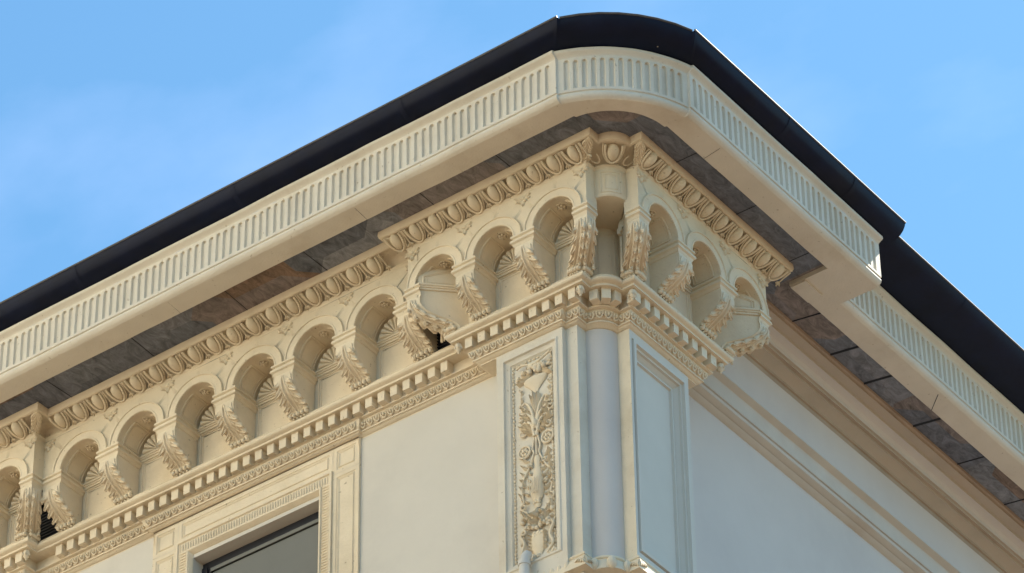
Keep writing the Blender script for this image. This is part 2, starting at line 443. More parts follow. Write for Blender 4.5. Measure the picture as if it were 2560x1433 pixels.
arch((-5.09, YL, Z0), 0, -.23, .255, .155, DEP, leaf_right='e', leaf_left=False)
arch((-5.55, YL, Z0), 0, -.23, .23, .155, DEP, leaf_left=False)

# ------------------------------------------------------------------ brackets
CURVE = [(-.035, -.535), (-.030, -.565), (-.031, -.597), (-.042, -.628), (-.062, -.657), (-.092, -.682), (-.128, -.702), (-.162, -.718), (-.190, -.736), (-.207, -.758), (-.212, -.784)]
def leaf_on(mb, P, S, hw, small=1.0):
    """acanthus leaf along the 3D curve P (top to foot), S across"""
    P = [Vector(p) for p in P]; S = Vector(S).normalized()
    def at(t):
        t = max(0, min(1, t))*(len(P)-1); i = min(int(t), len(P)-2); f = t-i
        p = P[i].lerp(P[i+1], f); T = (P[i+1]-P[i]).normalized(); Nn = T.cross(S).normalized()
        if Nn.z > 0: Nn = -Nn
        return p, T, Nn
    def pt(u, t, h):
        p, T, N_ = at(t); return p+S*u+N_*h
    rows = []
    for k in range(26):
        t = .01+.93*k/25; w = hw*(.76+.14*math.sin(PI*t)); h = .007
        rows.append([pt(-w, t, 0), pt(-w*.98, t, h), pt(-w*.55, t, h*.8), pt(-w*.25, t, h*1.5), pt(0, t, h*.5), pt(w*.25, t, h*1.5), pt(w*.55, t, h*.8), pt(w*.98, t, h), pt(w, t, 0)])
    mb.grid(rows)
    def frond(s_, u0, t0, u1, t1, wd, hh, curl, n=10):
        C_ = []
        for i in range(n):
            f = i/(n-1); u_ = u0+(u1-u0)*f**1.5; t_ = t0+(t1-t0)*(1-(1-f)**1.35)
            C_.append((pt(s_*u_, t_, .002), at(t_)[2], f))
        rows = []
        for i, (c, N_, f) in enumerate(C_):
            d = (C_[min(i+1, n-1)][0]-C_[max(i-1, 0)][0]).normalized(); sd_ = d.cross(N_).normalized()
            wv = wd*(.30+.95*math.sin(PI*min(1, f*.86+.04))**1.1) if f < .99 else wd*.35
            h = hh*(.35+.65*f)+curl*max(0, f-.55)/.45
            rows.append([c+sd_*wv*a_+N_*(h*q_ if q_ else -.001) for a_, q_ in ((-1, 0), (-.86, .62), (-.5, .95), (0, .62), (.5, 1), (.86, .66), (1, 0))])
        mb.grid(rows); mb.add(rows[-1], [tuple(range(7))])
    for s in (-1, 1):
        mb.tube([pt(s*(.006+.012*math.sin(PI*k/10)), .02+.90*k/10, .010) for k in range(11)], [.0075-.003*k/10 for k in range(11)], 6)
        for k in range(5):
            t0 = .03+.15*k; w = hw*(.88, .98, 1.05, 1.06, .98)[k]
            frond(s, .010, t0+.05, w*.50, t0+.27, .0105*small, .014, .004)
            frond(s, .012, t0, w, t0+.20, .0165*small, .017, .014)
            c, T_, N_ = at(t0+.215); mb.ell(c+S*s*w*.96+N_*.019, (S*.0105*small, T_*.0085, N_*.0095), 7, 5)
    # curled foot
    p, T, Nn = at(.93)
    for k in range(-2, 3):
        mb.ell(p+S*(k*hw*.40)+Nn*(.018-.002*abs(k)), (S*.015, T*.018, Nn*.018), 7, 5)
    p, T, Nn = at(1.0)
    for k in (-1.5, -.5, .5, 1.5):
        mb.ell(p+S*(k*hw*.36)+Nn*.010+T*.004, (S*.009, T*.009, Nn*.008), 6, 5)
def impost_rows(base):
    """base(off) -> outline ring; returns levels for the impost block"""
    return [base(0, -.448), base(.016, -.449), base(.018, -.464), base(.005, -.471), base(.005, -.478), base(.019, -.487), base(.021, -.506), base(.008, -.514), base(.002, -.532)]
def bracket_at(loc, rotz, w):
    b = MB(); h = w/2
    def ring(o, z): return [(-h-o, DEP-.002, z), (-h-o, -o, z), (h+o, -o, z), (h+o, DEP-.002, z)]
    rows = impost_rows(ring)
    for p, z in CURVE: rows.append([(-h+.004, DEP-.001, z), (-h+.004, -p+FP, z), (h-.004, -p+FP, z), (h-.004, DEP-.001, z)])
    b.loft(rows)
    # raised line down each cheek
    for s in (-1, 1):
        b.tube([(s*(h-.004), -p+FP+.018, z-.006) for p, z in CURVE[1:-1]], .003, 5)
    o = b.build('bracket', CREAM, BLD, loc, rotz, sharp=28)
    l = MB(); leaf_on(l, [(0, -p+FP-.001, z) for p, z in CURVE[1:]], (1, 0, 0), h*1.02)
    l.build('acanthus_leaf', CREAM, o, sharp=50)
    return o
B0 = bracket_at((-4.25, YL+BS, Z0), 0, .16)
for i in (0, 2, 3, 4, 5, 6): dup(B0, BLD, (-4.75+.5*i, YL+BS, Z0), 0)
B1 = bracket_at((-1.21, YL, Z0), 0, .15)
for x in (-.75, -5.32, -5.78): dup(B1, BLD, (x, YL, Z0), 0)
for y in (.75, 1.21): dup(B1, BLD, (-YL, y, Z0), PI/2)
def corner_bracket(tip, d1, w1, d2, w2, n1, n2, leaf1=True, leaf2=True, back=.20, lw=None):
    """two-faced bracket at an outer corner: widths w1,w2 along d1,d2; n1,n2 point inwards from each face"""
    d1, d2, n1, n2 = map(Vector, (d1, d2, n1, n2)); b = MB(); rows = []; back = max(back, .02)
    def ring(p, z, o=0):
        T = Vector((*tip(p+o), z)); A = T+d1*(w1+2*o*0); B = T+d2*w2
        T0 = Vector((*tip(FP), z))
        A_ = T+d1*(w1+o); B_ = T+d2*(w2+o)
        return [A_+n1*(back+(p+o) if back > .05 else .02), A_, T, B_, B_+n2*(min(w1, back)-.01)]
    def r_(o, z): return ring(FP, z, o)
    for R_ in impost_rows(r_): rows.append(R_)
    for p, z in CURVE: rows.append(ring(p, z))
    b.loft(rows)
    o = b.build('bracket', CREAM, BLD, ZV, 0, sharp=28)
    l = MB()
    if leaf1: leaf_on(l, [Vector((*tip(p+.001), z))+d1*(w1*.5) for p, z in CURVE[1:]], d1, w1*.46, .85)
    if leaf2: leaf_on(l, [Vector((*tip(p+.001), z))+d2*((lw or w2)*.5) for p, z in CURVE[1:]], d2, (lw or w2)*.46, .8)
    l.build('acanthus_leaf', CREAM, o, sharp=50)
    return o
X, Y = (1, 0, 0), (0, 1, 0); MX, MY = (-1, 0, 0), (0, -1, 0)
corner_bracket(tipL, MX, .100, Y, .088, Y, MX)
corner_bracket(tipR, Y, .100, MX, .088, MX, Y)
corner_bracket(tipE, X, .085, Y, .10, X, X, back=.02)
corner_bracket(tipF, MY, .085, MX, .10, MY, MY, back=.02)
corner_bracket(tipLL, MX, .100, Y, .10, Y, MX)

mb = MB()
quad(mb, (LLX-.035, .035, -.142), (LLX-.035, .36, -.142), (LLX-.035, .36, -.46), (LLX-.035, .035, -.46))
mb.build('pavilion_return', CREAM, BLD, ZV, flat=True)
# diagonal cheek walls closing the end bays of the pavilion
for mir in (0, 1):
    def DG(t, d_, z):
        a = Vector((-1.580, .035)); b = Vector((-1.355, .260)); v = (b-a).normalized(); n_ = Vector((v.y, -v.x)); q = a+v*t*(b-a).length+n_*d_
        return (q.x, q.y, z) if not mir else (-q.y, -q.x, z)
    mb = MB(); bot = [((-.035-p)/.225, z) for p, z in CURVE]+[(1.0, -.786)]
    mb.grid([[DG(t, -.001, -.14) for t, z in bot], [DG(t, -.001, z) for t, z in bot]])
    for z0, z1, dd in ((-.462, -.448, .022), (-.474, -.462, .016), (-.490, -.474, .009)):
        mb.grid([[DG(0, 0, z1), DG(1, 0, z1)], [DG(0, dd, z1), DG(1, dd, z1)], [DG(0, dd, z0), DG(1, dd, z0)], [DG(0, 0, z0), DG(1, 0, z0)]])
    for m_, rad in ((0, .007), (.06, .004)):
        pts = [DG(.10+m_, 0, -.435+m_*.2), DG(.10+m_, 0, -.38)]+[DG(.10+m_+(.84-m_*1.6)*math.sin(PI/2*k/7)**1.3, 0, -.38+(.085-m_*.3)*math.sin(PI*k/14)) for k in range(1, 8)]+[DG(.94-m_*.6, 0, -.435+m_*.2)]
        mb.tube(pts+[pts[0]], rad, 6)
    mb.build('diagonal_cheek', CREAM, BLD, ZV, sharp=30)

# the curved panel of the corner shaft between the two brackets
mb = MB(); ARC = 16
def arc_pts(p, z, r, n=ARC, a0=-90, a1=0):
    c = (p-NT, NT-p)
    return [(c[0]+r*math.cos(R(a0+(a1-a0)*i/n)), c[1]+r*math.sin(R(a0+(a1-a0)*i/n)), z) for i in range(n+1)]
mb.grid([arc_pts(p, z, r) for p, z, r in ((FP, -.13, .14), (FP, -.34, .14), (FP-.004, -.352, .137), (FP-.02, -.358, .13), (-.262, -.36, .14))])
def notch_wall(mb, p0, p1, z0, z1):
    for (t, d) in ((tipL, Y), (tipR, MX)):
        rows = []
        for p, z in ((p0, z0), (p1, z1)):
            a = Vector((*t(p), z)); rows.append([a, a+Vector(d)*.11])
        mb.grid(rows)
notch_wall(mb, FP, FP, -.13, -.46)
for m1, rad in ((0, .005), (.022, .003)):
    a0, a1 = -72+m1*500, -18-m1*500
    t = arc_pts(FP, -.165-m1, .141, 8, a0, a1); u = arc_pts(FP, -.325+m1, .141, 8, a1, a0)
    mb.tube(t+u+[t[0]], rad, 5)
    t = arc_pts(-.26, -.40-m1, .141, 8, a0, a1); u = arc_pts(-.26, -.755+m1, .141, 8, a1, a0)
    mb.tube(t+u+[t[0]], rad, 5)
lv = [(FP, -.13)]+CURVE+[(-.214, -.786)]
mb.grid([[(-(NT-p), -p+.087, z), (-.489, .352, z)] for p, z in lv]); mb.grid([[(p-.087, NT-p, z), (-.352, .489, z)] for p, z in lv])
mb.build('curved_corner_panel', CREAM, BLD, ZV)

# ------------------------------------------------------------------ torus, dentils, leaf band
mb = MB()
prof = [(-.262, -.776), (-.212, -.778), (-.207, -.784), (-.209, -.789)]
for k in range(9):
    a = PI/2-PI*k/8; prof.append((-.220+.024*math.cos(a), -.8105-.020*math.sin(a)+.0))
prof = prof[:4]+[(-.222+.026*math.cos(R(80-160*k/8)), -.811+.021*math.sin(R(80-160*k/8))) for k in range(9)]
prof += [(-.222, -.834), (-.226, -.836), (-.226, -.850), (-.312, -.850), (-.312, -.922), (-.296, -.925), (-.296, -.936), (-.304, -.938)]
sweep(mb, prof)
mb.build('torus_moulding', CREAM, BLD, ZV, wob=.0032)
dn = MB(); dn.box(-.028, .028, 0, .064, -.926, -.8505); dn.v = [(x*(1 if z > -.9 else .97), y, z) for x, y, z in dn.v]
DB = MB(); sweep(DB, [(-.311, -.851), (-.311, -.9215)])
DBo = DB.build('dentil_course', CREAM, BLD, ZV)
d0 = dn.build('dentil', CREAM, DBo, (0, 0, 0)); first = True
dents = [(x, -(-.248-BS), 0) for x in [-4.953+.1+.1010*i for i in range(34)] if x < -1.53]
dents += [(x, .248, 0) for x in [-.55-.1*i for i in range(9)]] + [(-.248, y, PI/2) for y in [.53+.1017*i for i in range(9)]]
dents += [(-5.12-.1*i, .248, 0) for i in range(12)]
for k in (-1, 0, 1):
    a = -PI/4+k*R(34); c = -.248-NT; dents.append((c+.14*math.cos(a), -c+.14*math.sin(a), PI/2+a))
for x, y, r_ in dents:
    if first: o = d0; first = False
    else: o = d0.copy(); COL.objects.link(o); o.parent = DBo
    o.location = (x, y, random.uniform(-.001, .001)); o.rotation_euler = (0, 0, r_+random.uniform(-.015, .015))
    s_ = random.uniform(.95, 1.04); o.scale = (s_, 1, 1)
# hanging buds at the corners of the dentil course
def bud(x, y):
    b = MB()
    b.ell((0, 0, -.885), (Vector((.024, 0, 0)), Vector((0, .024, 0)), Vector((0, 0, .036))), 10, 8, .15)
    for k in range(6):
        t = 2*PI*k/6; b.lobe((.014*math.cos(t), .014*math.sin(t), -.85), (.026*math.cos(t), .026*math.sin(t), -.90), (math.cos(t), math.sin(t), 0), .009, .006)
    b.ball((0, 0, -.924), .008); b.build('corner_bud', CREAM, BLD, (x, y, Z0))
for t in (tipL, tipR, tipE, tipF, tipLL):
    x, y = t(-.262); bud(x, y)
mb = MB()
prof = [(-.300, -.937), (-.318, -.940), (-.324, -.955), (-.330, -.975), (-.345, -.992), (-.352, -.997), (-.340, -.999), (-.340, -1.008), (-.352, -1.010), (-.362, -1.022), (-.3765, -1.026), (-.3765, -1.034), (-.50, -1.0345)]
sweep(mb, prof, jog=.04)
# window head: the moulding stands a little further out above the surround
rows = []
for p, z in prof[:-2]:
    yy = -(p+.028)+BS; rows.append([(-4.12-(p+.36), .49, z), (-4.12-(p+.36), yy, z), (-2.375+(p+.36), yy, z), (-2.375+(p+.36), .49, z)])
mb.grid(rows)
def leaf_unit(mb, O, S, No):
    O = Vector(O); S = Vector(S); No = Vector(No); D = Vector((0, 0, -1))*.9-No*.42; D.normalize(); Nn = (No*.9+Vector((0, 0, -.42))).normalized()
    mb.tube([O+S*(.022*math.cos(t))+D*(-.014+.042*math.sin(t))+Nn*.006 for t in [PI*k/6 for k in range(7)]], .0058, 5)
    mb.ell(O+D*.002+Nn*.006, (S*.0085, Nn*.012, D*.014), 6, 5)
    mb.lobe(O+S*.027+D*-.018, O+S*.027+D*.020, Nn, .005, .006)
def leaf_run(mb, A, B, No):
    A = Vector(A); B = Vector(B); L_ = (B-A).length; n = max(1, round(L_/.0545)); S = (B-A).normalized()
    for i in range(n): leaf_unit(mb, A+S*((i+.5)*L_/n), S, No)
pl = -.326; zl = -.962
leaf_run(mb, (-2.36, -(pl-BS), zl), (-1.36, -(pl-BS), zl), MY)
leaf_run(mb, (-4.13, -(pl+.028-BS), zl), (-2.37, -(pl+.028-BS), zl), MY)
leaf_run(mb, (-5.12, -(pl-BS), zl), (-4.14, -(pl-BS), zl), MY)
leaf_run(mb, (-(LEN+pl), -(pl+.04), zl), (-.70+.05, -(pl+.04), zl), MY)
leaf_run(mb, (-.70+.05, -pl, zl), (-(NT-pl), -pl, zl), MY)
leaf_run(mb, (-(NT-pl), -pl, zl), (-(NT-pl), -pl+.09, zl), X)
leaf_run(mb, (pl-.09, NT-pl, zl), (pl, NT-pl, zl), MY)
leaf_run(mb, (pl, NT-pl, zl), (pl, LEN+pl, zl), X)
leaf_run(mb, (-6.2, -pl, zl), (LLX+pl, -pl, zl), MY)
for k in range(4):
    a = -PI/2+PI/2*(k+.5)/4; c = pl-NT; leaf_unit(mb, (c+.141*math.cos(a), -c+.141*math.sin(a), zl), (-math.sin(a), math.cos(a), 0), (math.cos(a), math.sin(a), 0))
mb.build('leaf_moulding', CREAM, BLD, ZV, wob=.0032, sharp=40)

# ------------------------------------------------------------------ walls, piers and the corner column
ZG = -Z0
mb = MB(); yw = .475
wx0, wx1, wz1, wz0 = -3.77, -2.70, -1.356, -3.6
for x0, x1, z0, z1 in ((FARL, wx0, ZG, -1.035), (wx1, -1.198, ZG, -1.035), (wx0, wx1, wz1, -1.035), (wx0, wx1, ZG, wz0)):
    quad(mb, (x0, yw, z0), (x1, yw, z0), (x1, yw, z1), (x0, yw, z1))
quad(mb, (wx0, yw, wz1), (wx1, yw, wz1), (wx1, .72, wz1), (wx0, .72, wz1))
for x in (wx0, wx1): quad(mb, (x, yw, wz0), (x, .72, wz0), (x, .72, wz1), (x, yw, wz1))
quad(mb, (wx0, yw, wz0), (wx1, yw, wz0), (wx1, .72, wz0), (wx0, .72, wz0))
mb.build('street_wall', WALL, BLD, ZV, flat=True)

def framed(mb, T, x0, x1, z0, z1, steps):
    """nested rectangular steps; T(x, depth, z) -> point; steps = [(inset, depth)]"""
    rows = []
    for ins, dep in steps:
        rows.append([T(x0+ins, dep, z0+ins), T(x1-ins, dep, z0+ins), T(x1-ins, dep, z1-ins), T(x0+ins, dep, z1-ins)])
    mb.grid(rows, True); o = len(mb.v)-4; mb.f.append((o, o+1, o+2, o+3))
# left pilaster with carved panel
mb = MB(); yp = .335
TL_ = lambda x, d_, z: (x, yp+d_, z)
framed(mb, TL_, -1.198, -.690, ZG, -1.03, [(0, .14), (0, 0), (.0, 0)]) if False else None
mb.add([(-1.198, .48, ZG), (-1.198, yp, ZG), (-.69, yp, ZG), (-.69, .40, ZG), (-1.198, .48, -1.03), (-1.198, yp, -1.03), (-.69, yp, -1.03), (-.69, .40, -1.03)],
       [(0, 1, 5, 4), (2, 3, 7, 6)])
zt, zb = -1.03, -2.72
X0, X1 = -1.155, -.725; Zt, Zb = -1.085, -2.70
def ringfaces(mb, T, a, b):
    (x0, x1, z0, z1), (u0, u1, w0, w1) = a, b
    mb.grid([[T(x0, 0, z0), T(x1, 0, z0), T(x1, 0, z1), T(x0, 0, z1)], [T(u0, 0, w0), T(u1, 0, w0), T(u1, 0, w1), T(u0, 0, w1)]], True)
ringfaces(mb, TL_, (-1.198, -.69, ZG, -1.03), (X0, X1, Zb, Zt))
framed(mb, TL_, X0, X1, Zb, Zt, [(0, 0), (.006, -.008), (.016, -.010), (.022, .004), (.036, .012), (.050, .012), (.062, .028)])
PIL = mb.build('carved_pilaster', PALE, BLD, ZV)

# carved relief
rl = MB(); yr = yp+.028; cx = -.915
Nn = Vector((0, -1, 0))
def RP(x, z, h=0): return Vector((cx+x, yr-h*1.45, z))
def scroll(x, z, r0, turns, a0, s, th=.008, h=.012, n=26):
    pts = []; rad = []
    for i in range(n):
        t = i/(n-1); a = a0+s*turns*2*PI*t; r_ = r0*(1-.8*t)
        pts.append(RP(x+r_*math.cos(a), z+r_*math.sin(a), h*.6+h*.8*t)); rad.append(th*(1-.35*t))
    rl.tube(pts, rad, 6)
def stem(pts, r0, r1, h=.008):
    P = []; n = 14
    for i in range(n):
        t = i/(n-1)*(len(pts)-1); k = min(int(t), len(pts)-2); f = t-k
        q = [pts[max(0, k-1)], pts[k], pts[k+1], pts[min(len(pts)-1, k+2)]]
        c = [.5*((2*q[1][j])+(-q[0][j]+q[2][j])*f+(2*q[0][j]-5*q[1][j]+4*q[2][j]-q[3][j])*f*f+(-q[0][j]+3*q[1][j]-3*q[2][j]+q[3][j])*f**3) for j in (0, 1)]
        P.append(RP(c[0], c[1], h))
    rl.tube(P, [r0+(r1-r0)*i/(n-1) for i in range(n)], 6)
def lf(x0, z0, x1, z1, w=.014, l=.016, c=.012): rl.lobe(RP(x0, z0), RP(x1, z1), Nn, w*1.05, l*1.5, c*1.5)
def balls(x, z, n, sp_, r_):
    for _ in range(n): 
        a = random.uniform(0, 2*PI); d_ = random.uniform(0, 1)**.5
        rl.ell(RP(x+sp_[0]*d_*math.cos(a), z+sp_[1]*d_*math.sin(a), r_*.7), (Vector((r_, 0, 0)), Vector((0, r_, 0)), Vector((0, 0, r_))), 7, 5)
# hanging swag, ribbon and fruit
stem([(-.13, -1.20), (-.08, -1.19), (0, -1.215), (.08, -1.19), (.13, -1.17)], .008, .008, .02)
balls(0, -1.25, 16, (.085, .04), .019); balls(-.11, -1.27, 5, (.025, .035), .013); balls(.11, -1.23, 5, (.025, .035), .013)
for s in (-1, 1):
    for k in range(5): lf(s*.03, -1.27, s*(.05+.02*k), -1.22-.025*k, .012)
# basket
rows = []
for z, w in ((-1.305, .085), (-1.32, .092), (-1.34, .08), (-1.37, .05), (-1.40, .022), (-1.42, .018)):
    rows.append([RP(w*math.cos(a), z, .003+.018*math.sin(a)*w/.09) for a in [PI*k/12 for k in range(13)]])
rl.grid(rows)
# plume of curling leaves
for s in (-1, 1):
    for (dz, w, l_, hh) in ((0, .10, .10, .03), (-.055, .12, .07, .0), (-.11, .115, .05, -.035)):
        z0 = -1.55+dz
        stem([(s*.008, z0-.10), (s*.03, z0), (s*(w*.7), z0+l_*.7), (s*w, z0+l_*.45+hh*.3)], .012, .006, .012)
        scroll(s*(w-.012), z0+l_*.35, .022, .8, 0 if s > 0 else PI, -s, .006)
        for k in range(4):
            t = k/3; lf(s*(.015+.04*t), z0-.06+.07*t, s*(.05+.055*t), z0-.055+.095*t, .011)
    lf(0, -1.60, s*.03, -1.44, .015)
lf(0, -1.62, 0, -1.43, .018, .022)
rl.ell(RP(0, -1.665, .016), (Vector((.022, 0, 0)), Vector((0, .02, 0)), Vector((0, 0, .034))), 9, 7)
for s in (-1, 1):
    for k in range(4): lf(s*.012, -1.70, s*(.035+.028*k), -1.735+.016*k*k*.6, .013, .016, .014)
    scroll(s*.10, -1.70, .026, 1.1, PI if s > 0 else 0, s, .007)
    # rosette circles
    rx, rz = s*.088, -1.80-(.045 if s < 0 else 0)
    rl.tube([RP(rx+.043*math.cos(t), rz+.043*math.sin(t), .010) for t in [2*PI*k/18 for k in range(19)]], .0085, 6)
    for k in range(6):
        t = 2*PI*k/6; rl.ell(RP(rx+.020*math.cos(t), rz+.020*math.sin(t), .008), (Vector((.013, 0, 0)), Vector((0, .013, 0)), Vector((0, 0, .013))), 6, 5)
    rl.ell(RP(rx, rz, .014), (Vector((.010, 0, 0)), Vector((0, .012, 0)), Vector((0, 0, .010))), 6, 5)
    stem([(s*.005, -1.73), (s*.03, -1.84), (s*.02, -1.88), (s*.06, -1.98), (s*.115, -2.08), (s*.10, -2.22)], .008, .006)
    for k in range(6):
        z = -1.93-.05*k; lf(s*(.05+.014*k), z, s*(.105+.004*k), z+.035, .012, .014); lf(s*(.06+.01*k), z-.01, s*(.035+.006*k), z-.05, .010, .012)
    scroll(s*.10, -2.25, .030, 1.1, PI/2, -s, .007); balls(s*.115, -2.35, 3, (.012, .02), .014)
    stem([(s*.03, -2.36), (s*.08, -2.30), (s*.12, -2.26)], .010, .006)
    for k in range(4): lf(s*(.02+.022*k), -2.42+.02*k, s*(.04+.024*k), -2.37+.03*k, .011, .016, .01)
    # volutes of the lower vase
    scroll(s*.095, -2.455, .030, 1.2, -PI/2, s, .010, .018)
    stem([(s*.12, -2.47), (s*.095, -2.53), (s*.115, -2.60), (s*.07, -2.655)], .012, .008, .014)
    for k in range(5): lf(s*.02, -2.50-.025*k, s*.062, -2.485-.026*k, .012, .016)
    balls(s*.115, -2.655, 6, (.03, .018), .012)
stem([(0, -1.72), (0, -1.90)], .007, .007)
# tall vase body
rows = []
for z, w in ((-1.90, .018), (-1.93, .026), (-1.96, .018), (-2.02, .030), (-2.10, .045), (-2.17, .052), (-2.22, .04), (-2.25, .016), (-2.27, .028), (-2.29, .015)):
    rows.append([RP(w*math.cos(a), z, .002+.42*w*math.sin(a)) for a in [PI*k/12 for k in range(13)]])
rl.grid(rows)
for k in range(5): rl.tube([RP(-.036+.018*k, -2.08, .026), RP(-.030+.015*k, -2.2, .034)], .003, 5)
balls(0, -2.245, 6, (.03, .014), .013)
# grotesque leaf cluster and lower urn
for s in (-1, 1):
    lf(0, -2.30, s*.045, -2.345, .016, .022, .016); lf(0, -2.33, s*.035, -2.40, .014, .02, .012); lf(s*.01, -2.395, s*.05, -2.43, .014, .024, .012)
lf(0, -2.29, 0, -2.37, .014, .03)
for k in range(-3, 4): rl.ell(RP(k*.027, -2.445+.010*abs(k), .014), (Vector((.016, 0, 0)), Vector((0, .015, 0)), Vector((0, 0, .016))), 7, 5)
rows = []
for z, w in ((-2.47, .05), (-2.50, .058), (-2.54, .062), (-2.59, .055), (-2.62, .03), (-2.64, .02), (-2.66, .045)):
    rows.append([RP(w*math.cos(a), z, .002+.26*w*math.sin(a)) for a in [PI*k/12 for k in range(13)]])
rl.grid(rows)
for s in (-1, 1):
    for k in range(9):
        z = -1.36-.03*k; scroll(s*(.115-.004*(k % 3)), z, .012, .8, k, s, .005, .010, 10) if k % 2 == 0 else lf(s*.118, z-.01, s*.098, z+.02, .009, .010, .008)
    for k in range(12):
        z = -2.02-.05*k; lf(s*(.128-.01*math.sin(k)), z, s*(.10-.012*math.sin(k*1.3)), z+random.choice((-.034, .034)), .009, .011, .010)
    for (x0, z0, r0) in ((.055, -1.96, .020), (.06, -2.12, .018), (.07, -2.34, .020), (.05, -2.56, .016)): scroll(s*x0, z0, r0, 1.0, 1+s, -s, .006, .012, 14)
balls(0, -2.49, 8, (.05, .02), .014); balls(-.02, -2.65, 6, (.05, .012), .013)
# leafy border of the panel
for side in (-1, 1):
    for k in range(52):
        z = -1.165-.0285*k; w = random.uniform(.006, .010)
        rl.ell(Vector((-.94+side*.146+random.uniform(-.002, .002), yr-.004, z)), (Vector((w, 0, 0)), Vector((0, .010, 0)), Vector((0, 0, .013))), 6, 4)
for k in range(10): rl.ell(Vector((-1.08+.031*k, yr-.004, -1.155)), (Vector((.013, 0, 0)), Vector((0, .009, 0)), Vector((0, 0, .007))), 6, 4)
rl.v = [(x-.025 if False else x, y, z) for x, y, z in rl.v]
rl.build('carved_relief', CREAM, PIL, sharp=50)

# secondary pier left
mb = MB()
zz = -1.03; zq = -2.74
tl = tipL(-.375); tr = tipR(-.375)
quad(mb, (-.692, .375, ZG), (tl[0], .375, ZG), (tl[0], .375, zz), (-.692, .375, zz))
quad(mb, (tl[0], .375, ZG), (tl[0], .375+.11, ZG), (tl[0], .375+.11, zz), (tl[0], .375, zz))
mb.build('corner_pier', PALE, BLD, ZV)
mb = MB(); mb.grid([[(x, y, z) for x, y, _ in arc_pts(-.375, 0, .14, 24, -100, 10)] for z in (ZG, zz)])
mb.build('corner_column', WALL2, BLD, ZV)
mb = MB()
quad(mb, (tr[0]-.11, tr[1], ZG), (tr[0], tr[1], ZG), (tr[0], tr[1], zz), (tr[0]-.11, tr[1], zz))
mb.build('corner_pier', CREAM, BLD, ZV)
# right pilaster with plain sunk panel
mb = MB(); TR_ = lambda y, d_, z: (tr[0]-d_+0, y, z)
Ya, Yb = tr[1], 1.232
mb.add([(tr[0], Yb, ZG), (-.74, Yb, ZG), (-.74, Yb, zz), (tr[0], Yb, zz)], [(0, 1, 2, 3)])
P1 = (.628, 1.205, -2.70, -1.085)
ringfaces(mb, TR_, (Ya, Yb, ZG, zz), P1)
framed(mb, TR_, P1[0], P1[1], P1[2], P1[3], [(0, 0), (.003, .012), (.010, .012), (.013, -.010), (.032, -.012), (.037, .008), (.050, .010), (.053, .026), (.078, .050), (.092, .052), (.095, .040), (.106, .038), (.111, .054)])
mb.build('panelled_pilaster', mat('pilaster_paint', (.62, .59, .53), .88, .04, 2, .4, 70, (.50, .46, .40), .3), BLD, ZV)
# carved band low on the corner
mb = MB()
bp = [(-.372, -2.745), (-.350, -2.757), (-.345, -2.765), (-.345, -2.775), (-.352, -2.782), (-.330, -2.83), (-.325, -2.87), (-.372, -2.88)]
mb.grid([[(x, y, z) for x, y in [(-.99, -p)]+notch(p, z)+[(p, 1.28)]] for p, z in bp])
for t, ds in ((tipL, (MX, Y)), (tipR, (MX, Y))):
    for d_ in ds:
        for k in range(4):
            A = Vector((*t(-.335), -2.80)); mb.lobe(A, A+Vector(d_)*(.015+.02*k)+Vector((0, 0, -.05+.008*k)), (.6, -.6, -.3), .012, .016, .01)
c = -.335-NT
for k in (-1, 0, 1):
    a = -PI/4+k*R(42); mb.ell((c+.15*math.cos(a), -c+.15*math.sin(a), -2.83), (Vector((-math.sin(a), math.cos(a), 0))*.03, Vector((math.cos(a), math.sin(a), 0))*.025, Vector((0, 0, .045))), 10, 7)
for i in range(6): mb.ell((-.70-.055*i, .345, -2.82), (Vector((.018, 0, 0)), Vector((0, .02, 0)), Vector((0, 0, .035))), 8, 6)
mb.build('capital_band', CREAM, BLD, ZV)

# ------------------------------------------------------------------ window surround
mb = MB(); ys = .455
# outer band
def Tw(x, d_, z): return (x, ys+d_, z)
SX0, SX1, ST = -4.106, -2.385, -1.03
def plate(mb, x0, x1, z0, z1, y):
    mb.box(x0, x1, y, .4748, z0, z1)
# side strips with sunk panels, corner squares, head panel
def panel(x0, x1, z0, z1):
    ins = .028
    framed(mb, Tw, x0, x1, z0, z1, [(0, 0), (ins, 0), (ins+.006, .007), (ins+.012, .007), (ins+.018, -.001), (ins+.026, .006)])
SW = .212
for a, b in ((SX0, SX0+SW), (SX1-SW, SX1)):
    panel(a, b, -1.235, ST); panel(a, b, -3.6, -1.237)
panel(SX0+SW+.002, SX1-SW-.002, -1.205, ST)
for x in (SX0, SX1): quad(mb, (x, ys, -3.6), (x, .476, -3.6), (x, .476, ST), (x, ys, ST))
SUR = mb.build('window_surround', CREAM, BLD, ZV)
# fluted architrave
mb = MB(); a0, a1, at = -3.893, -2.598, -1.2055; ya = .447
def arch_ring(ins, y): return [(a0+ins, y, -3.6), (a0+ins, y, at-ins), (a1-ins, y, at-ins), (a1-ins, y, -3.6)]
mb.grid([arch_ring(i, y) for i, y in ((0, .456), (0, .440), (.014, .438), (.020, .449), (.082, .452), (.088, .440), (.100, .442), (.122, .470), (.123, .476))])
for i in range(58):
    x = a0+.03+.0215*i
    if x > a1-.03: break
    mb.tube([(x, .449, at-.025), (x+.0, .4475, at-.05), (x, .449, at-.079)], [.0045, .006, .0045], 5)
for x0 in (a0+.023, a1-.079):
    for k in range(90):
        z = at-.10-.0215*k; mb.tube([(x0, .449, z), (x0+.028, .4475, z), (x0+.056, .449, z)], [.004, .006, .004], 5)
mb.build('fluted_architrave', CREAM, BLD, ZV)
WIN = empty('window', (0, 0, Z0)); WIN.parent = BLD
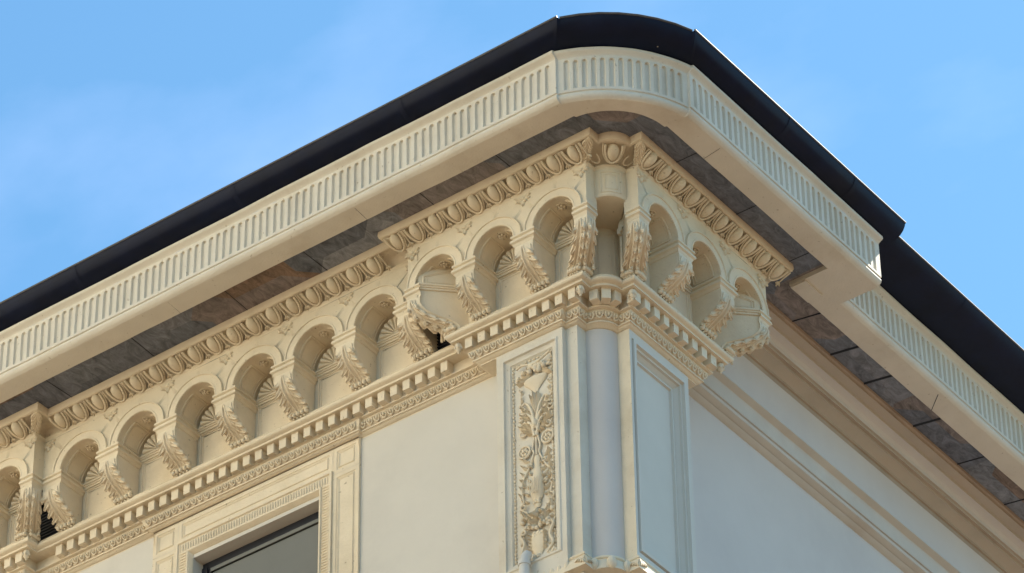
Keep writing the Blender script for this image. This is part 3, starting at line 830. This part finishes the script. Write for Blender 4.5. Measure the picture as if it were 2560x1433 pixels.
mb = MB(); mb.box(wx0+.002, wx1-.002, .570, .66, -1.418, -1.3575); mb.box(wx0+.002, wx0+.045, .56, .66, -3.6, -1.397); mb.box(wx0+.047, wx0+.070, .575, .66, -3.6, -1.397)
mb.build('window_frame', DARK, WIN)
mb = MB(); mb.box(wx0+.075, wx1-.004, .560, .566, -1.446, -1.420); mb.box(wx0+.075, wx1-.004, .566, .66, -1.424, -1.420); mb.build('blind_rail', GREY, WIN)
mb = MB(); mb.box(wx0+.085, wx1-.004, .575, .585, -3.6, -1.450); mb.build('blind', GREY, WIN)
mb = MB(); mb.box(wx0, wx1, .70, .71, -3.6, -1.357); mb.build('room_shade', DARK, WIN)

# ------------------------------------------------------------------ soffit slab, fluted cornice, gutter
AX, BY = -.12, .155; BR = .295
def arcpath(x0, y0, x1, y1, sag, n=26):
    cxm, cym = (x0+x1)/2, (y0+y1)/2; dx, dy = x1-x0, y1-y0; c = math.hypot(dx, dy); r_ = (c*c/4+sag*sag)/(2*sag)
    nx, ny = dy/c, -dx/c; ox, oy = cxm-nx*(r_-sag), cym-ny*(r_-sag)
    a0 = math.atan2(y0-oy, x0-ox); a1 = math.atan2(y1-oy, x1-ox)
    return [(ox+r_*math.cos(a0+(a1-a0)*i/n), oy+r_*math.sin(a0+(a1-a0)*i/n)) for i in range(n+1)]
def endY(p): return 1.93 if p < .3 else 2.29
SB = .016; SAG = .100
def cpath(p, z, bR=BR):
    q = [(FARL, -p), (AX, -p)]+arcpath(AX+.004, -p+SB, p-SB, BY-.004, SAG)+[(p, BY), (p, endY(p)), (p-bR, endY(p)), (p-bR, 9)]
    r = [q[0]]
    for i, (a, b) in enumerate(zip(q, q[1:])):
        k = 50 if i == 0 else 18 if i == len(q)-4 else 50 if i == len(q)-2 else 1
        r += [(a[0]+(b[0]-a[0])*j/k, a[1]+(b[1]-a[1])*j/k) for j in range(1, k+1)]
    q = r
    return [(x, y, z) for x, y in q]
mb = MB(); q = cpath(.30, .0015)
mb.add([(x, y, z) for x, y, z in q]+[(-1.6, 9, .0015), (-1.6, 1.5, .0015), (FARL, 1.5, .0015)], [tuple(range(len(q)+3))])
mb.build('slate_soffit', SLATE, BLD, ZV, dedupe=False)
def joint(pts, r_, name='soffit_joint'):
    m_ = MB(); m_.tube(pts, r_, 4); m_.build(name, DARK, BLD, ZV)
for x in (-6.1, -5.35, -4.5, -3.75, -2.95, -2.3, -1.35, -.75): joint([(x, -.28, 0), (x+random.uniform(-.02, .02), .06, 0)], .0028)
for y in (.5, 1.15, 1.75): joint([(-.08, y, 0), (.28, y+.01, 0)], .0028)
for y in (2.3, 2.75, 3.15, 3.75, 4.3, 4.9, 5.6): joint([(-.25, y-.02, 0), (-.01, y+.03, 0)], random.choice((.006, .010)))
mb = MB()
mb.grid([cpath(p, z) for p, z in ((.276, .004), (.272, -.028), (.276, -.033), (.405, -.033), (.424, -.030))])
mb.build('soffit_slab', PALE, BLD, ZV, wob=.0032, sharp=25)
mb = MB()
nose = [(.4235, -.0295), (.440, -.022), (.453, -.010), (.458, .004), (.455, .016), (.448, .022), (.450, .028), (.459, .031)]
mb.grid([cpath(p, z) for p, z in nose])
mb.grid([cpath(p, z) for p, z in ((.459, .304), (.463, .312), (.476, .322), (.489, .330), (.494, .336), (.494, .354), (.488, .358), (.46, .362))])
ZA, ZB = .031, .304
def flute_unit(mb, F, s0, s1, fl=True):
    """F(s, depth, z) -> point"""
    if not fl:
        mb.add([F(s0, 0, ZA), F(s1, 0, ZA), F(s1, 0, ZB), F(s0, 0, ZB)], [(0, 1, 2, 3)]); return
    c = (s0+s1)/2+random.uniform(-.0012, .0012); w = .0185*random.uniform(.92, 1.06); zl_, zh = .052+random.uniform(-.003, .003), .270+random.uniform(-.004, .004)
    inn = [(c-w, zl_), (c+w, zl_)]+[(c+w*math.cos(PI*k/6), zh+w*math.sin(PI*k/6)) for k in range(7)]
    o_ = [(s0, ZA), (s1, ZA)]+[(s1+(s0-s1)*k/6, ZB) for k in range(7)]
    o_[2] = (s1, ZB); o_[8] = (s0, ZB)
    bk = [((x-c)*.62+c, zl_+.006 if i < 2 else z-.003) for i, (x, z) in enumerate(inn)]
    R1 = [F(s, 0, z) for s, z in o_]; R2 = [F(s, 0, z) for s, z in inn]; R3 = [F(s, .016, z) for s, z in bk]
    mb.grid([R1, R2, R3], True); o = len(mb.v)-9; mb.f.append(tuple(range(o, o+9)))
PB = .459
n = 91; s_end = -.155
FL = lambda s, d_, z: (s, -PB+d_, z)
flute_unit(mb, FL, s_end, AX, False)
for i in range(n): flute_unit(mb, FL, s_end-.0603*(i+1), s_end-.0603*i)
ap = arcpath(AX+.004, -PB+SB, PB-SB, BY-.004, SAG, 200)
cum = [0]
for i in range(200): cum.append(cum[-1]+math.dist(ap[i], ap[i+1]))
def FA(s, d_, z):
    s = max(0, min(cum[-1], s)); k = min(199, int(s/cum[-1]*200)); a, b = ap[k], ap[k+1]; f = (s-cum[k])/(cum[k+1]-cum[k])
    dx, dy = b[0]-a[0], b[1]-a[1]; l_ = math.hypot(dx, dy)
    return (a[0]+dx*f-dy/l_*d_, a[1]+dy*f+dx/l_*d_, z)
def FA2(s, d_, z): return FA(s, d_, z)
m0 = .028; na = 14; st = (cum[-1]-2*m0)/na
flute_unit(mb, FA2, 0, m0, False); flute_unit(mb, FA2, cum[-1]-m0, cum[-1], False)
for i in range(na): flute_unit(mb, FA2, m0+st*i, m0+st*(i+1))
FRt = lambda s, d_, z: (PB-d_, s, z)
flute_unit(mb, FRt, BY, BY+.02, False); n = 33; st = (2.25-(BY+.02))/n
for i in range(n): flute_unit(mb, FRt, BY+.02+st*i, BY+.02+st*(i+1))
flute_unit(mb, FRt, 2.25, 2.29, False)
for ya_, p_ in ((BY, 0),): quad(mb, (PB, ya_, ZA), (PB-SB-.004, ya_-.004, ZA), (PB-SB-.004, ya_-.004, ZB), (PB, ya_, ZB))
quad(mb, (AX, -PB, ZA), (AX+.004, -PB+SB, ZA), (AX+.004, -PB+SB, ZB), (AX, -PB, ZB))
quad(mb, (PB, 2.29, ZA), (PB-BR, 2.29, ZA), (PB-BR, 2.29, ZB), (PB, 2.29, ZB))
FW = lambda s, d_, z: (PB-BR-d_, s, z)
for i in range(60): flute_unit(mb, FW, 2.30+.0625*i, 2.30+.0625*(i+1))
quad(mb, (PB-BR, 2.29, ZA), (PB-BR, 2.30, ZA), (PB-BR, 2.30, ZB), (PB-BR, 2.29, ZB))
mb.build('fluted_cornice', PALE, BLD, ZV, wob=.0032, sharp=30)
for x in (-5.2, -3.3, -1.75): joint([(x, -.272, -.0332), (x+.01, -.412, -.0332)], .0012, 'slab_joint')
joint([(.275, .55, -.0332), (.412, .53, -.0332)], .0012, 'slab_joint')
for y in (3.62, 5.1): joint([(-.02, y, -.0332), (.11, y-.12, -.0332)], .0024, 'slab_joint')
# leg of slab joining the set-back wing
mb = MB(); mb.box(-.015, .10, 1.935, 2.135, -.046, -.0335); mb.build('soffit_block', PALE, BLD, ZV)

gp = [(.455, .3635), (.500, .366), (.535, .376), (.567, .394), (.592, .420), (.607, .450), (.612, .470)]
GAX, GBY = .012, .010; GE = 2.392
def gpath(p, z):
    f = max(0, min(1, (p-.455)/.157)); ax = AX+(GAX-AX)*f; by = BY+(GBY-BY)*f
    q = [(FARL, -p), (ax, -p)]+arcpath(ax+.006, -p+.018, p-.018, by-.006, .10-.006*f, 7)+[(p, by), (p, GE)]
    return [(x, y, z) for x, y in q]
mb = MB(); mb.grid([gpath(p, z) for p, z in gp]); 
mb.grid([gpath(p, z) for p, z in ((.612, .470), (.60, .474), (.56, .468), (.456, .468))])
cap = [(p, GE, z) for p, z in gp]+[(.45, GE, .47)]; mb.add(cap, [tuple(range(len(cap)))])
GUT = mb.build('gutter', BLACK, BLD, ZV, sharp=40)
mb = MB(); g_ = gpath(.613, .476); mb.tube(g_[:2], .008, 10); mb.tube(g_[2:-2], .008, 10); mb.tube(g_[-2:], .008, 10); mb.build('gutter_rim', RIM, GUT)
mb = MB()
for x in (-.012, ):
    pass
for pth in ([(GAX-.01, -1)],):
    gx = lambda p: AX+(GAX-AX)*(p-.455)/.157; gy = lambda p: BY+(GBY-BY)*(p-.455)/.157
    mb.grid([[(gx(p)-.022, -p-.003, z), (gx(p)+.001, -p-.003, z)] for p, z in gp]); mb.build('gutter_joint', BLACK, GUT); mb = MB(); mb.grid([[(p+.003, gy(p)-.001, z), (p+.003, gy(p)+.022, z)] for p, z in gp])
mb.build('gutter_joint', BLACK, GUT)
for gx_ in (-1.25, -2.62, -3.98, -5.2):
    mb = MB(); mb.grid([[(gx_, -p-.0035, z-.001), (gx_+.035, -p-.0035, z-.001)] for p, z in gp]); mb.build('gutter_joint', BLACK, GUT)
for gy_ in (1.05, 1.8):
    mb = MB(); mb.grid([[(p+.0035, gy_, z-.001), (p+.0035, gy_+.035, z-.001)] for p, z in gp]); mb.build('gutter_joint', BLACK, GUT)
mb = MB(); mb.tube([(.40, -.10, .375), (.46, -.13, .43)], .012, 4); mb.build('gutter_strap', WING, GUT)
def wp(p, y, z): return (.165+(p-.455)/.157*.335, y, z+ (0 if True else 0))
mb = MB(); rows = [[wp(p, 2.20, z-.004), wp(p, 9, z-.004)] for p, z in gp]; rows.append([(.2, 2.2, .55), (.2, 9, .55)]); mb.grid(rows)
cap = [wp(p, 2.20, z-.004) for p, z in gp]+[(.16, 2.20, .47)]; mb.add(cap, [tuple(range(len(cap)))])
for y in (3.3, 4.6): mb.grid([[(x+.003, y, z), (x+.003, y+.03, z)] for x, _, z in [wp(p, 0, z-.004) for p, z in gp]])
G2 = mb.build('gutter', BLACK, BLD, ZV, sharp=40)
mb = MB(); mb.tube([(.501, 2.2, .472), (.501, 9, .472)], .008, 10); mb.build('gutter_rim', RIM, G2)

# ------------------------------------------------------------------ set-back wing: plain cornice and wall
mb = MB()
wpf = [(-.235, .001), (-.238, -.020), (-.255, -.022), (-.257, -.040), (-.322, -.050), (-.326, -.066), (-.352, -.068), (-.376, -.078), (-.392, -.098), (-.396, -.122), (-.412, -.124),
       (-.413, -.140), (-.436, -.142), (-.439, -.156), (-.470, -.164), (-.512, -.188), (-.514, -.204), (-.528, -.206), (-.532, -.24)]
BROWN = mat('brown_cornice_tone', (.41, .33, .26), .85, .15, 3, .3, 50, (.44, .36, .27), .6)  # brown tone for some cornice members, between tan and grey ones
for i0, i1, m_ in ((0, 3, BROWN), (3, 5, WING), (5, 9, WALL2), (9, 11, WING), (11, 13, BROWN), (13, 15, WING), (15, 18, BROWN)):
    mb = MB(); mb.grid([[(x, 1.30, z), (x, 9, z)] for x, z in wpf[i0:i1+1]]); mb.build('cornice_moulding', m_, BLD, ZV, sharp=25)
mb = MB(); mb.grid([[(x, 1.25, z), (x, 9, z)] for x, z in ((-.531, -.239), (-.540, -.26), (-.550, -.52))]); mb.build('wing_frieze', WALL2, BLD, ZV)
mb = MB()
mb.grid([[(x, 1.22, z), (x, 9, z)] for x, z in ((-.550, -.519), (-.538, -.522), (-.538, -.530), (-.552, -.536), (-.585, -.548), (-.590, -.56), (-.598, -.655), (-.612, -.657), (-.606, -.664), (-.612, -.684), (-.645, -.697), (-.660, -.699), (-.655, -.704), (-.668, -.712), (-.690, -.722), (-.700, -.724))])
mb.build('wing_architrave', mat('wing_architrave_paint', (.56, .53, .48), .85, .06, 2.5, .3, 50, (.42, .32, .24), .4), BLD, ZV, sharp=25)
mb = MB(); quad(mb, (-.70, 1.0, ZG), (-.70, 9, ZG), (-.70, 9, -.72), (-.70, 1.0, -.72)); mb.build('wing_wall', WALL2, BLD, ZV, flat=True)
# closing faces: top of the building mass, back and side (so that no light leaks in)
mb = MB()
mb.add([(FARL, .0, .605), (.15, -.15, .605), (.2, 9, .56), (FARL, 9, .605)], [(0, 1, 2, 3)])
mb.box(FARL, -1.2, 1.4, 9, ZG, .59)
quad(mb, (FARL, .3, ZG), (FARL, 1.5, ZG), (FARL, 1.5, .6), (FARL, .3, .6)); quad(mb, (FARL, -.6, -.04), (FARL, 1.5, -.04), (FARL, 1.5, .6), (FARL, -.6, .6))
mb.build('building_core', WALL, BLD, ZV, flat=True)

# ------------------------------------------------------------------ drainpipe in front of the pilaster
mb = MB()
mb.tube([(-.957, .315, -2.640), (-.958, .295, -2.650), (-.961, .284, -2.672), (-.968, .280, -2.72), (-.970, .28, -4.5)], [.022, .028, .031, .032, .032], 18)
dp = empty('drainpipe', (-.965, .28, 0)); tag(dp, 'short white pipe rising in front of the foot of the carved pilaster panel', 'pipe')
mb.v = [(x+.965, y-.28, z) for x, y, z in mb.v]; mb.build('pipe', PIPE, dp, ZV)
mb = MB(); mb.tube([(-.003, 0, -2.705), (-.004, 0, -2.735)], .038, 18); mb.build('pipe_collar', PIPE, dp, ZV)
mb = MB(); mb.tube([(-.005, 0, -4.5), (-.005, 0, ZG)], .034, 12); mb.build('lower_pipe', PIPE, dp, ZV)

# ------------------------------------------------------------------ ground
mb = MB(); mb.add([(-400, -400, 0), (400, -400, 0), (400, 400, 0), (-400, 400, 0)], [(0, 1, 2, 3)])
g = mb.build('ground', GROUND); tag(g, 'warm paved street below the building', kind='structure')

# ------------------------------------------------------------------ unseen house across the street, added and shaped to bounce sun onto the left face
OPP = empty('bounce_building', (-22, -16.6, 0)); tag(OPP, 'unseen long pale house behind the viewer, added to bounce sunlight onto the left face', 'building')
OW = mat('bounce_wall_paint', (.94, .84, .65), .9, .04, .5, 0)
mb = MB(); mb.box(-26, 18, -12, 0, 11.2, 33); mb.build('wall', OW, OPP)
mb = MB(); mb.box(-26, 18, -12, .15, 0, 11.0); mb.box(-26, 18, -12, .3, 11.005, 11.195); mb.build('bounce_base', mat('bounce_base_dark', (.16, .13, .10), .9, .1, 1, 0), OPP)  # low floors made dark so less bounce reaches up into the vaults
mb = MB(); mb.box(-26.5, 18.4, -12.5, .4, 33.01, 33.4); mb.box(-25, 17, -11, -2, 33.41, 35); mb.build('roof', SLATE, OPP)
pr = None
for i in range(9):
    for j in range(6):
        if pr is None:
            mb = MB(); mb.box(-.7, .7, -.02, .06, 0, 2.3); mb.box(-.85, .85, .0, .16, -.15, -.01); pr = mb.build('window', GREY, OPP); q = pr
        else: q = pr.copy(); COL.objects.link(q); q.parent = OPP
        q.location = (-17+4*i, .16 if j < 2 else 0, 2.2+4.7*j)
